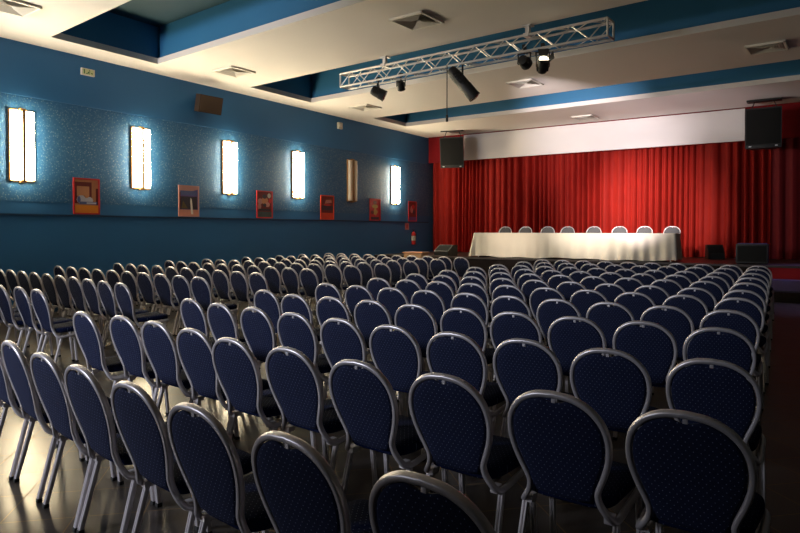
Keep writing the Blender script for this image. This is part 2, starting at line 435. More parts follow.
for block, n, spots in ROWS:
    spots = sorted(spots); N = len(spots)
    for i, (x, y, a) in enumerate(spots):
        o = chair0 if first else copy_tree(chair0); first = False
        o.location = (x, y, 0); o.rotation_euler = (0, 0, math.radians(a))
        if block == 'right':
            if n == 1:
                lab = 'navy oval-back chair, %s from the left in the nearest row, bottom of picture' % ORD[i+1]
            else:
                lab = 'navy oval-back chair, %s from the centre aisle in the right block\'s %s row' % (ORD[i+1], ORD[n])
                if i == N-1: lab = 'navy oval-back chair at the far right end of the right block\'s %s row' % ORD[n]
                if i == 0: lab = 'navy oval-back chair on the centre aisle starting the right block\'s %s row' % ORD[n]
        else:
            k = N-i
            lab = 'navy oval-back chair, %s from the centre aisle in the left block\'s %s row' % (ORD[k], ORD[n])
            if k == 1: lab = 'navy oval-back chair on the centre aisle ending the left block\'s %s row' % ORD[n]
            if k == 10: lab = 'navy oval-back chair beside the blue wall, start of the left block\'s %s row' % ORD[n]
        tag(o, lab, 'chair', 'chairs in the %s block' % block)
# chairs behind the stage table, facing the hall
DECK = .77
STX = (-8.19, -7.51, -6.80, -6.18, -5.40, -4.67, -3.99, -3.28)
PADM = None
for i, x in enumerate(STX):
    o = copy_tree(chair0)
    for c in o.children:                     # stage light on these backrests is put into a greyer colour
        if c.name.startswith('backrest'):
            if PADM is None:
                PADM = c.data.copy(); PADM.materials.clear(); PADM.materials.append(M['litpad'])
            c.data = PADM
    o.location = (x*18.46/18.24, 18.46, DECK); o.rotation_euler = (0, 0, PI+math.radians(random.uniform(-3, 3)))
    lab = 'oval-back chair behind the white stage table, %s from its left end' % ORD[i+1]
    if i == 0: lab = 'oval-back chair behind the left end of the white stage table'
    if i == 7: lab = 'oval-back chair behind the right end of the white stage table'
    tag(o, lab, 'chair', 'chairs behind the stage table')

# ------------------------------------------------------------------ the hall
XL, XR, YB, YF = -12.3, 1.6, -3.2, 21.6
HC, HT = 5.07, 5.86          # underside of the dropped panels, top of the coffers
struct(MB().box((XL-.3, YB-.3, -.2), (XR+.3, YF+.3, 0)).build('floor', 'floor', smooth=0))
struct(MB().box((XL-.3, YB-.3, HT), (XR+.3, YF+.3, HT+.2)).build('ceiling', 'coftop', smooth=0))
w = MB()
w.box((XL-.3, YB-.3, 0), (XL+.012, YF+.3, 1.86), 0)
w.box((XL-.3, YB-.3, 1.86), (XL, YF+.3, 2.12), 1)
w.box((XL-.3, YB-.3, 2.12), (XL+.006, YF+.3, 4.08), 2)
w.box((XL-.3, YB-.3, 4.08), (XL+.03, YF+.3, HT), 1)
struct(w.build('wall_left', ['bluelow', 'blue', 'bluefleck'], smooth=0))
struct(MB().box((XL, YB, 1.86), (XL+.028, 20.25, 1.895)).build('trim_1', 'bluetrim', smooth=0))
struct(MB().box((XL+.012, YB, 0), (XL+.03, 16.8, .12)).build('baseboard_left', 'bluetrim', smooth=0))
struct(MB().box((XR, YB-.3, 0), (XR+.3, YF+.3, HT)).build('wall_right', 'wallback', smooth=0))
struct(MB().box((XL, YB-.3, 0), (XR, YB, HT)).build('wall_back', 'wallback', smooth=0))
struct(MB().box((XL, YF, 0), (XR, YF+.3, HT)).build('wall_front', 'sidedrape', smooth=0))

def edge(pts, x):
    (x0, y0), (x1, y1) = pts; return y0+(y1-y0)*(x-x0)/(x1-x0)
XS = XL+.78                   # inner edge of the white strip that runs along the left wall
bands = [(None, ((-11.76, 5.89), (-8.72, 5.62))),
         (((-11.59, 8.07), (-5.72, 7.60)), ((-11.59, 10.62), (-2.88, 10.02))),
         (((-11.71, 12.84), (-.27, 11.99)), ((-11.68, 15.68), (-.33, 15.12))),
         (((-11.72, 17.54), (-.37, 17.19)), ((-11.14, 20.15), (-1.81, 20.15)))]
def panel(a, b):
    ya0 = YB if a is None else edge(a, XS); ya1 = YB if a is None else edge(a, XR)
    return [(XS, ya0), (XR, ya1), (XR, edge(b, XR)), (XS, edge(b, XS))]
for i, (a, b) in enumerate(bands):
    q = panel(a, b)
    p = MB(); p.prism(q, HC, HC+.12, 0)
    g = [(XS, q[0][1]+.05), (XR, q[1][1]+.05), (XR, q[2][1]-.05), (XS, q[3][1]-.05)]
    p.prism(g, HC+.12, HT, 1)
    struct(p.build('ceiling_panel', ['white', 'bluecof'], smooth=0))
p = MB(); p.box((XL+.03, YB, HC), (XS, 20.15, HC+.12), 0); p.box((XL+.03, YB, HC+.12), (XS-.05, 20.15, HT), 1)
struct(p.build('ceiling_panel', ['white', 'bluecof'], smooth=0))

# ceiling diffusers
def vent(x, y, lab):
    r = empty('ceiling_vent', (x, y, HC), rz=math.radians(-3))
    h = .33; f = MB()
    for a, b in (((-h, -h), (h, -h+.035)), ((-h, h-.035), (h, h)), ((-h, -h), (-h+.035, h)), ((h-.035, -h), (h, h))):
        f.box((a[0], a[1], -.036), (b[0], b[1], .0))
    f.build('frame', 'ventlight', r, 0)
    for k in range(4):                       # four banks of blades sloping up to the middle
        m = MB(); A = Matrix.Rotation(k*PI/2, 4, 'Z')
        for j in range(7):
            y0 = -(h-.035)+j*.042; w0 = -y0-.004; y1 = y0+.040; w1 = w0-.040
            if w1 < .004: continue
            m.add([(-w0, y0, -.034), (w0, y0, -.034), (w1, y1, -.008), (-w1, y1, -.008),
                   (-w0, y0, -.031), (w0, y0, -.031), (w1, y1, -.005), (-w1, y1, -.005)],
                  [(0, 1, 2, 3), (7, 6, 5, 4), (0, 4, 5, 1), (1, 5, 6, 2), (2, 6, 7, 3), (3, 7, 4, 0)], 0, A)
        m.build('blade_bank', 'vent', r, 0)
    c = MB(); c.box((-h+.03, -h+.03, -.003), (h-.03, h-.03, -.001)); c.build('backing', 'vent', r, 0)
    tag(r, lab, 'ceiling vent', 'square ceiling vents')
vent(-10.41, 4.69, 'square ceiling vent cut by the top left corner of the picture')
vent(-10.64, 9.34, 'square ceiling vent above the black wall speaker, near the blue wall')
vent(-5.55, 8.78, 'large square ceiling vent at the top of the picture, before the truss')
vent(-10.66, 14.13, 'square ceiling vent behind the left end of the lighting truss')
vent(-5.78, 13.94, 'square ceiling vent just under the lit spotlight and the truss')
vent(-.83, 13.77, 'square ceiling vent near the right edge of the picture')
vent(-5.97, 19.15, 'small far ceiling vent over the white stage valance')
s = empty('ceiling_downlight', (-8.9, 6.9, HT))
MB().lathe([(.09, 0), (.09, -.03), (.07, -.05), (.065, -.14), (.05, -.15)]).build('housing', 'plastic', s)
MB().lathe([(.045, -.15), (.04, -.17), (.02, -.18)]).build('lens', 'lensdark', s)
tag(s, 'small pale fitting hanging in the nearest blue ceiling recess', 'ceiling light')

# ------------------------------------------------------------------ wall sconces
def sconce(y, lit, lab):
    r = empty('wall_sconce', (XL+.006, y, 2.52))
    H = 1.26
    MB().box((0, -.222, -.03), (.055, .222, H+.03), bev=.008).build('back_plate', 'brass', r)
    for sgn in (-1, 1):
        d = MB(); n = 8; prof = []
        for i in range(n+1):
            t = PI*i/n; prof.append((.05+.075*math.sin(t)**.7, sgn*(.118)-.088*math.cos(t)))
        vs = [(x, yy, z) for z in (0, H) for x, yy in prof]; k = n+1
        fs = [(i, i+1, k+i+1, k+i) for i in range(n)]+[tuple(range(k)), tuple(range(k, 2*k))]
        d.add(vs, fs); d.build('diffuser', 'lampwarm' if lit else 'lampoff', r, 40)
    MB().box((.02, -.026, -.02), (.135, .026, H+.02), bev=.006).build('centre_bar', 'brass', r)
    for z in (-.055, H+.005):
        MB().box((.0, -.05, z), (.10, .05, z+.05), bev=.008).build('end_cap', 'brass', r)
    tag(r, lab, 'wall light', 'twin tube wall lights')
sconce(5.70, 1, 'leftmost lit twin-tube wall light, largest on the blue wall')
sconce(8.14, 1, 'second lit wall light from the left, between the first two posters')
sconce(10.61, 1, 'third lit wall light from the left, above and right of the wall speaker')
sconce(13.08, 1, 'fourth lit wall light from the left, next to the unlit one')
sconce(15.55, 0, 'unlit cream twin-tube wall light on the blue wall')
sconce(17.97, 1, 'farthest lit wall light, beside the red stage curtain')

sconce(3.25, 1, 'lit wall light just outside the left edge of the picture')
# ------------------------------------------------------------------ posters
def pm(name, c, r=.45): M[name] = mat(name, c, r); return name
for nm, c in dict(p_red=(.50, .03, .035), p_orange=(.75, .26, .02), p_dkred=(.16, .02, .02), p_tan=(.50, .22, .11), p_blue=(.10, .13, .32),
                  p_pale=(.52, .52, .62), p_violet=(.12, .08, .28), p_salmon=(.60, .27, .20), p_dark=(.035, .03, .05), p_white=(.72, .68, .62),
                  p_pink=(.52, .26, .24), p_teal=(.06, .10, .11), p_hot=(.65, .06, .02), p_yellow=(.50, .33, .10), p_olive=(.12, .09, .03)).items(): pm(nm, c)
def poster(y0, y1, frame, shapes, lab):
    """framed print hung on the left wall: shapes are polygons in 0..1 across and up, nearest layer last"""
    z0, z1 = 1.905, 2.635
    yc = (y0+y1)/2; W = y1-y0; H = z1-z0
    r = empty('poster', (XL+.006, yc, z0))
    f = MB(); e = .03
    f.box((0, -W/2, 0), (.022, -W/2+e, H)); f.box((0, W/2-e, 0), (.022, W/2, H))
    f.box((0, -W/2+e, 0), (.022, W/2-e, e)); f.box((0, -W/2+e, H-e), (.022, W/2-e, H))
    f.build('frame', frame, r, 0)
    mats = []; p = MB()
    for k, (mname, poly) in enumerate(shapes):
        if mname not in mats: mats.append(mname)
        x = .008+.0006*k
        vs = [(x, (-W/2+e)+(W-2*e)*u, e+(H-2*e)*v) for u, v in poly]
        vs += [(.002, b, c) for _, b, c in vs]
        n = len(poly); fs = [tuple(range(n)), tuple(range(n, 2*n))[::-1]]+[(i, (i+1) % n, n+(i+1) % n, n+i) for i in range(n)]
        p.add(vs, fs, mats.index(mname))
    p.build('print', mats, r, 0)
    tag(r, lab, 'poster', 'posters along the blue wall')
full = [(0, 0), (1, 0), (1, 1), (0, 1)]
def rc(a, b, c, d): return [(a, b), (c, b), (c, d), (a, d)]
def blob(cx, cy, rx, ry, n=10): return [(cx+rx*math.cos(2*PI*i/n), cy+ry*math.sin(2*PI*i/n)) for i in range(n)]
poster(6.66, 7.21, 'p_red', [('p_tan', full), ('p_dkred', rc(0, .28, .72, .93)), ('p_tan', rc(.1, .5, .62, .8)), ('p_dkred', rc(0, .85, .7, .93)), ('p_dkred', rc(.9, .25, 1, .75)),
    ('p_pale', blob(.28, .40, .20, .13)), ('p_blue', blob(.18, .40, .07, .10)), ('p_pale', blob(.6, .38, .18, .11)), ('p_blue', rc(.2, .26, .95, .34)), ('p_pale', rc(.5, .28, .9, .32)), ('p_tan', blob(.5, .50, .09, .05)),
    ('p_orange', rc(0, 0, 1, .23))], 'nearest poster, tan interior with an orange band at its foot')
poster(9.11, 9.69, 'p_pink', [('p_violet', full), ('p_pink', [(0, .82), (.7, .86), (1, .92), (1, 1), (0, 1)]), ('p_blue', rc(.05, .70, .95, .86)), ('p_dark', rc(.05, .22, .95, .66)), ('p_olive', [(.1, .24), (.45, .24), (.2, .5)]),
    ('p_dkred', rc(0, .2, .06, .8)), ('p_salmon', rc(0, 0, 1, .20)), ('p_white', [(.62, .04), (.74, .04), (.66, .55), (.60, .62), (.58, .5)])], 'violet poster with a thin white streak and a salmon band')
poster(11.53, 12.11, 'p_red', [('p_dkred', full), ('p_pink', blob(.2, .62, .18, .12)), ('p_teal', rc(0, 0, 1, .22)), ('p_pink', blob(.15, .42, .12, .14)), ('p_white', blob(.82, .86, .12, .10)), ('p_tan', blob(.52, .66, .22, .16)),
    ('p_dark', blob(.5, .82, .16, .09)), ('p_pink', blob(.7, .5, .16, .10)), ('p_red', blob(.88, .66, .10, .10)), ('p_dark', rc(.1, .25, .9, .33)), ('p_dark', blob(.5, .48, .12, .07))], 'poster of red and pale blotches, third from the left')
poster(14.07, 14.69, 'p_hot', [('p_dkred', full), ('p_tan', [(.3, .66), (.9, .72), (.85, .86), (.4, .84)]), ('p_pink', blob(.6, .76, .25, .06)), ('p_dark', rc(0, .38, 1, .58)), ('p_red', blob(.5, .62, .3, .05)), ('p_hot', rc(0, 0, 1, .26))], 'dark poster with a bright red lower band, fourth from the left')
poster(16.51, 17.13, 'p_red', [('p_red', full), ('p_yellow', blob(.52, .66, .3, .10)), ('p_dkred', blob(.5, .86, .2, .09)), ('p_yellow', [(.3, .3), (.5, .62), (.8, .4), (.6, .2)]), ('p_dkred', blob(.25, .36, .15, .1)), ('p_dark', rc(.1, 0, .9, .14))], 'red poster with a yellow figure, right of the unlit wall light')
poster(18.87, 19.42, 'p_red', [('p_dkred', full), ('p_violet', rc(0, 0, 1, .2)), ('p_pink', blob(.4, .6, .2, .2)), ('p_red', blob(.6, .75, .2, .12)), ('p_dark', blob(.7, .45, .15, .12))], 'farthest poster, dull red, above the fire extinguisher')

# exit sign, alarm box, fire extinguisher and its sign
M['green'] = mat('exit_green', (.05, .16, .06), .5); M['signpale'] = mat('exit_pale', (.60, .66, .34), .5)
r = empty('exit_sign', (XL+.03, 6.96, 4.70))
MB().box((0, -.17, 0), (.05, .17, .17), bev=.006).build('housing', 'plastic', r)
MB().box((.05, -.135, .022), (.053, .135, .148)).build('panel', 'signpale', r)
g = MB(); T = .055
def gp(poly): 
    n = len(poly); g.add([(T, a, b) for a, b in poly]+[(.0525, a, b) for a, b in poly], [tuple(range(n)), tuple(range(n, 2*n))[::-1]]+[(i, (i+1) % n, n+(i+1) % n, n+i) for i in range(n)])
gp([(.03+.014*math.cos(i*PI/4), .126+.014*math.sin(i*PI/4)) for i in range(8)])
gp([(-.02, .085), (.045, .108), (.05, .09), (0, .068)]); gp([(-.012, .075), (.012, .078), (.036, .04), (.018, .03)]); gp([(-.012, .072), (.004, .06), (-.03, .03), (-.07, .036), (-.066, .05), (-.036, .046)])
gp([(.06, .05), (.09, .05), (.09, .035), (.12, .06), (.09, .085), (.09, .07), (.06, .07)]); gp([(-.12, .03), (-.09, .03), (-.09, .14), (-.12, .14)])
g.build('symbol', 'green', r, 0)
r.scale = (1, .8, .8)
tag(r, 'small pale exit sign with a running figure, high on the blue wall', 'exit sign')
r = empty('alarm_box', (XL+.027, 14.93, 4.70))
MB().box((0, -.10, 0), (.07, .10, .2), bev=.012).build('housing', 'plastic', r)
MB().box((.07, -.06, .05), (.078, .06, .15), bev=.003).build('cover', 'ventlight', r)
tag(r, 'small off-white alarm box high on the wall near the ceiling', 'alarm box')
r = empty('fire_extinguisher', (XL+.11, 19.07, 1.06))
MB().lathe([(.06, 0), (.075, .012), (.077, .03), (.077, .38), (.07, .41), (.045, .445), (.025, .46), (.025, .475)]).build('cylinder', 'red', r)
MB().lathe([(.0785, .15), (.079, .155), (.079, .31), (.0785, .315)]).build('paper_label', 'plastic', r)
v = MB(); v.lathe([(.022, .475), (.026, .49), (.02, .52)]); v.box((-.015, -.07, .52), (.015, .03, .532)); v.box((-.012, -.075, .548), (.012, .03, .558)); v.build('valve', 'black', r)
h = MB(); h.sweep(catmull([(0, .02, .50), (.03, .085, .47), (.04, .10, .34), (.03, .098, .18)], 6), rrect(.018, .018, .006), (1, 0, 0)); h.build('hose', 'cable', r)
MB().box((-.098, -.02, .2), (-.07, .02, .45)).build('wall_bracket', 'black', r)
tag(r, 'red fire extinguisher with white label hung by the stage corner', 'fire extinguisher')
r = empty('safety_sign', (XL+.012, 18.78, 1.60))
MB().box((0, -.13, 0), (.006, .13, .24)).build('plate', 'p_pink', r, 0)
e = MB(); e.box((.006, -.04, .05), (.008, .04, .16)); e.box((.006, -.015, .16), (.008, .05, .19)); e.build('symbol', 'p_red', r, 0)
tag(r, 'small pinkish sign just above the fire extinguisher', 'sign')

# wall speaker
r = empty('wall_speaker', (XL+.03, 9.72, 4.62), rz=math.radians(-4))
c = MB(); c.prism([(.10, -.16), (.34, -.23), (.34, .23), (.10, .16)], -.15, .15, 0, Matrix.Rotation(.22, 4, 'Y'))
c.build('cabinet', 'brownbox', r, 0)
g = MB(); g.box((.341, -.215, -.135), (.352, .215, .135), 0, Matrix.Rotation(.22, 4, 'Y'), bev=.004); g.build('grille', 'browngrille', r)
b = MB(); b.box((0, -.07, -.09), (.015, .07, .09)); b.box((.01, -.02, -.03), (.16, .02, .03)); b.build('bracket', 'black', r)
r.scale = (1.35, 1.35, 1.35)
tag(r, 'black wedge loudspeaker bracketed high on the blue wall', 'speaker')

# ------------------------------------------------------------------ the stage
YS = 16.75
s = MB(); s.box((XL+.03, YS, DECK-.05), (XR, YF, DECK), 0); s.box((XL+.03, YS+.04, 0), (-.95, YF, DECK-.05), 1); s.box((-.95, YS+.04, 0), (XR, YF, DECK-.05), 2)
struct(s.build('stage', ['deck', 'blackmatt', 'pelmet'], smooth=0))
st = empty('stage_steps', (.30, YS+.03, 0))
M['step'] = noisy('violet_lit_carpet', (.11, .085, .22), (.08, .06, .17), 40, .9, .2)  # hue of the violet light put into the carpet colour
MB().box((-1.22, -.42, 0), (1.22, 0, .46), bev=.01).build('step', 'step', st)
MB().box((-1.22, -.80, 0), (1.22, -.43, .23), bev=.01).build('step', 'blackmatt', st)
MB().box((-1.22, -.435, .43), (1.22, -.415, .468), bev=.004).build('nosing', 'step', st)
tag(st, 'low violet-lit steps at the right end of the stage front', 'steps')

def drape(name, x0, x1, y, z0, z1, m, amp, seed, freq=1., cols=60, flare=0.):
    rnd = random.Random(seed); nz = 10; nx = int((x1-x0)*cols)
    xs = [x0+(x1-x0)*i/nx for i in range(nx+1)]
    # folds of uneven width
    ph = []; p = 0.
    k1 = [rnd.uniform(0, 6) for _ in range(6)]
    for x in xs:
        fq = 30*freq*(1+.35*math.sin(x*1.9+k1[0])+.25*math.sin(x*4.3+k1[1])); p += fq*(x1-x0)/nx; ph.append(p)
    vs = []; fs = []
    for j in range(nz+1):
        t = j/nz; z = z0+(z1-z0)*t; a = amp*(1.1-.45*t)
        for i, x in enumerate(xs):
            am = a*(.55+.45*math.sin(x*2.7+k1[2]))+.35*a
            s_ = math.sin(ph[i]+.25*math.sin(t*2+x))
            s_ = math.copysign(abs(s_)**.75, s_)
            vs.append((x+.012*math.sin(ph[i]*2+1.3), y+am*s_+.25*a*math.sin(ph[i]*.5+k1[3])+flare*(1-t)**2, z+(.01*math.sin(ph[i]*.7) if j == 0 else 0)))
    n = nx+1
    for j in range(nz):
        for i in range(nx): fs.append((j*n+i, j*n+i+1, (j+1)*n+i+1, (j+1)*n+i))
    b = MB(); b.add(vs, fs)
    # thickness
    o = len(b.v); back = [(v.x, v.y+.012, v.z) for v in b.v]
    b.add(back, [tuple(reversed(f)) for f in fs])
    return b.build(name, m, None, 180)
tag(drape('stage_curtain', XL+.05, -1.05, 20.50, DECK+.004, 4.5, 'curtain', .10, 11, 1.), 'long red pleated stage curtain closing the back of the stage', 'curtain')
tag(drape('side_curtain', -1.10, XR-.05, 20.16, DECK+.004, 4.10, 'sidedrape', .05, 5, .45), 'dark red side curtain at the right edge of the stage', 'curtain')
tag(MB().box((XL+.03, 20.25, 4.12), (XR, 20.31, HT-.003)).build('red_pelmet', 'pelmet', smooth=0), 'red cloth pelmet above the curtain, behind the white valance', 'pelmet')
v = MB(); nx = 40; vs = []; fs = []
for j in range(7):
    for i in range(nx+1):
        x = -10.74+9.0*i/nx; z = 4.15+(5.045-4.15)*j/6
        vs.append((x, 20.20+.012*math.sin(i*.5)*math.sin(j*.9+.4)+.02*math.sin(j*1.05), z))
for j in range(6):
    for i in range(nx): fs.append((j*(nx+1)+i, j*(nx+1)+i+1, (j+1)*(nx+1)+i+1, (j+1)*(nx+1)+i))
v.add(vs, fs); v.add([(p[0], p[1]+.02, p[2]) for p in vs], [tuple(reversed(f)) for f in fs])
v.tube((-10.74, 20.22, 4.15), (-1.74, 20.22, 4.15), .018)
tag(v.build('stage_valance', 'valance', None, 60), 'long white cloth valance hung across the top of the stage', 'valance')

# table on the stage under its cloth
TX0, TX1, TY0, TY1, TZ = -8.70, -2.99, 17.02, 17.78, DECK+.735
t = empty('conference_table', ((TX0+TX1)/2, (TY0+TY1)/2, DECK))
L = (TX1-TX0)/2-.02; D = (TY1-TY0)/2-.02
MB().box((-L, -D, .70), (L, D, .725), bev=.004).build('tabletop', 'wood', t)
for x in (-L+.1, -L/3, L/3, L-.1):
    for y in (-D+.06, D-.06): MB().tube((x, y, 0), (x, y, .70), .018).build('leg', 'steel', t)
tag(t, 'long table on the stage hidden under the white cloth', 'table')
def cloth():
    # perimeter of the top, rounded a little at the corners, walked at 3 cm steps
    per = []; c = .03; st = .03
    def seg(a, b):
        n = max(1, int((Vector(b)-Vector(a)).length/st))
        for i in range(n): per.append((a[0]+(b[0]-a[0])*i/n, a[1]+(b[1]-a[1])*i/n))
    A = [(TX0+c, TY0), (TX1-c, TY0), (TX1, TY0+c), (TX1, TY1-c), (TX1-c, TY1), (TX0+c, TY1), (TX0, TY1-c), (TX0, TY0+c)]
    for i in range(8): seg(A[i], A[(i+1) % 8])
    n = len(per); vs = []; fs = []; cx, cy = (TX0+TX1)/2, (TY0+TY1)/2
    rnd = random.Random(4); ph = [rnd.uniform(0, 6) for _ in range(5)]
    lv = [0, .004, .018, .05, .12, .25, .4, .55, .67, .715]
    for k, h in enumerate(lv):
        for i, (x, y) in enumerate(per):
            a, b = per[i-1], per[(i+1) % n]; d = Vector((b[0]-a[0], b[1]-a[1])).normalized(); nx_, ny_ = d.y, -d.x
            u = (x-TX0)/(TX1-TX0)
            fold = .25+.75*max(0, min(1, (u-.45)/.25))           # the cloth hangs in deeper pleats towards the right end
            f = h/.715
            wv = fold*.042*f**.8*(math.sin(x*19+2.2*math.sin(x*2.1+ph[0])+y*15)+.5*math.sin(x*8.3+ph[1]+y*9))
            off = .006+(.17*f if x < TX0+.06 else .0225*f)+wv
            if k == 0: off = -.02
            hem = (.022*max(0, math.sin(x*2.3+ph[2]))+.012*math.sin(x*6+ph[3])) if k == len(lv)-1 else 0
            vs.append((x+nx_*off, y+ny_*off, TZ-h+hem))
    for k in range(len(lv)-1):
        for i in range(n):
            j = (i+1) % n; fs.append((k*n+i, k*n+j, (k+1)*n+j, (k+1)*n+i))
    fs.append(tuple(range(n)))
    b = MB(); b.add(vs, fs); return b.build('tablecloth', 'cloth', None, 50)
tag(cloth(), 'long cream tablecloth draped to the floor over the stage table', 'tablecloth')

# loudspeakers hung either side of the valance
def pa(x, y, z, rz, rx, lab):
    r = empty('hanging_loudspeaker', (x, y, z), rz=rz, rx=rx)
    W, H, D = .42, 1.06, .62
    c = MB(); c.prism([(-W, 0), (W, 0), (W*.72, D), (-W*.72, D)], -H, 0); c.build('cabinet', 'black', r, 0)
    MB().box((-W+.03, -.02, -H+.10), (W-.03, 0.001, -.04), bev=.006).build('grille', 'grille', r)
    b = MB(); b.box((-W+.02, -.015, -H+.015), (W-.02, 0.001, -H+.085), bev=.004); b.build('lower_panel', 'black', r)
    for sx in (-1, 1): MB().box((sx*.30-.03, -.022, -H+.035), (sx*.30+.03, -.012, -H+.06)).build('badge', 'steel', r)
    for sx in (-1, 1):
        k = MB(); k.box((sx*.30-.02, .15, 0), (sx*.30+.02, .40, .02)); k.tube((sx*.30, .28, .0), (sx*.22, .28, .20), .012); k.build('bracket_arm', 'black', r)
    k = MB(); k.box((-.40, .10, .19), (.40, .46, .235), bev=.006); k.build('mounting_plate', 'black', r)
    tag(r, lab, 'loudspeaker', 'loudspeakers hung over the stage front')
pa(-1.21, 19.00, 4.82, 0, math.radians(2), 'large black loudspeaker hung at the right end of the white valance')
pa(-10.62, 19.05, 4.82, math.radians(18), math.radians(9), 'large black loudspeaker hung at the left end of the white valance')

def wedge(name, x, y, rz, W, D, H, lab, cat):
    r = empty(name, (x, y, DECK), rz=rz)
    c = MB(); sec = [(-D/2, 0), (D/2, 0), (D/2, H), (D*.05, H), (-D/2, H*.42)]
    n = 5; vs = [(sx*W/2, a, b) for sx in (-1, 1) for a, b in sec]
    c.add(vs, [tuple(range(5)), tuple(range(5, 10))[::-1]]+[(i, (i+1) % 5, 5+(i+1) % 5, 5+i) for i in range(5)])
    c.build('cabinet', 'black', r, 0)
    g = MB(); a = Vector((0, -D/2, H*.42)); b = Vector((0, D*.05, H)); d = (b-a); nn = Vector((0, -d.z, d.y)).normalized()
    p0 = a+d*.06+nn*.006; p1 = a+d*.94+nn*.006; q = .45*W
    g.add([(-q, p0.y, p0.z), (q, p0.y, p0.z), (q, p1.y, p1.z), (-q, p1.y, p1.z)]+[(sx, p.y-nn.y*.008, p.z-nn.z*.008) for sx, p in ((-q, p0), (q, p0), (q, p1), (-q, p1))],
          [(0, 1, 2, 3), (7, 6, 5, 4), (0, 4, 5, 1), (1, 5, 6, 2), (2, 6, 7, 3), (3, 7, 4, 0)])
    g.build('grille', 'grille', r, 0)
    MB().box((W/2, -.08, H*.5), (W/2+.012, .08, H*.5+.03)).build('handle', 'rubber', r)
    tag(r, lab, cat)
r = empty('bass_speaker', (-1.30, 17.35, DECK))
MB().box((-.34, -.25, .02), (.34, .25, .48), bev=.012).build('cabinet', 'black', r)
MB().box((-.30, -.268, .06), (.30, -.249, .44), bev=.006).build('grille', 'grille', r)
MB().box((-.30, -.2, .481), (.30, .2, .50), bev=.006).build('lit_top', 'step', r)  # bluish light on the box top put into this sheet's colour
for sx in (-1, 1):
    for sy in (-1, 1): MB().lathe([(.025, 0), (.025, .022)], Matrix.Translation((sx*.28, sy*.19, 0)), 10).build('foot', 'rubber', r)
tag(r, 'black box loudspeaker on the right corner of the stage', 'speaker')
wedge('stage_monitor', -2.40, 19.6, math.radians(20), .42, .4, .40, 'small dark monitor speaker before the curtain, right of the table', 'monitor speaker')
wedge('stage_monitor', -9.95, 17.5, math.radians(-20), .68, .42, .34, 'low dark monitor speaker at the left end of the stage', 'monitor speaker')
r = empty('wooden_cabinet', (-9.98, 15.75, 0))
MB().box((-.31, -.2, .05), (.31, .2, .90), bev=.005).build('body', 'wood', r)
MB().box((-.34, -.23, .90), (.34, .23, .935), bev=.006).build('top', 'p_tan', r)
MB().box((-.29, -.212, .09), (-.01, -.198, .86), bev=.003).build('door', 'wood', r); MB().box((.01, -.212, .09), (.29, -.198, .86), bev=.003).build('door', 'wood', r)
MB().box((-.29, -.18, 0), (.29, .18, .05)).build('plinth', 'black', r)
tag(r, 'small tan wooden cabinet between the last left rows and the stage', 'cabinet')

# ------------------------------------------------------------------ lighting truss and lanterns
A, B = Vector((-8.45, 10.33, 0)), Vector((-2.75, 9.92, 0)); TL = (B-A).length
tr = empty('lighting_truss', (A.x, A.y, 4.63), rz=math.atan2(B.y-A.y, B.x-A.x))
S = .27
for y in (0, S):
    for z in (0, S):
        MB().tube((0, y, z), (TL, y, z), .022, 10).build('chord', 'steel', tr)
nb = 19; st = TL/nb
for side in range(4):
    b = MB()
    for i in range(nb):
        x0, x1 = i*st, (i+1)*st; a0, a1 = (0, S) if i % 2 == 0 else (S, 0)
        p, q = {0: ((x0, 0, a0), (x1, 0, a1)), 1: ((x0, S, a0), (x1, S, a1)), 2: ((x0, a0, 0), (x1, a1, 0)), 3: ((x0, a0, S), (x1, a1, S))}[side]
        b.tube(p, q, .010, 6)
    b.build('bracing', 'steel', tr)
for x in (0, TL):
    e = MB()
    for p, q in (((x, 0, 0), (x, 0, S)), ((x, S, 0), (x, S, S)), ((x, 0, 0), (x, S, 0)), ((x, 0, S), (x, S, S))): e.tube(p, q, .018, 8)
    e.build('end_frame', 'steel', tr)
for x in (1.18, 4.33):
    h = MB(); h.box((x-.035, .02, S+.02), (x+.035, .09, HC-4.63)); h.box((x-.08, -.02, HC-4.63-.015), (x+.08, .13, HC-4.63)); h.box((x-.05, -.03, S-.03), (x+.05, .12, S+.03))
    h.build('hanger', 'steel', tr)
tag(tr, 'aluminium lattice lighting truss hung under the ceiling', 'truss')

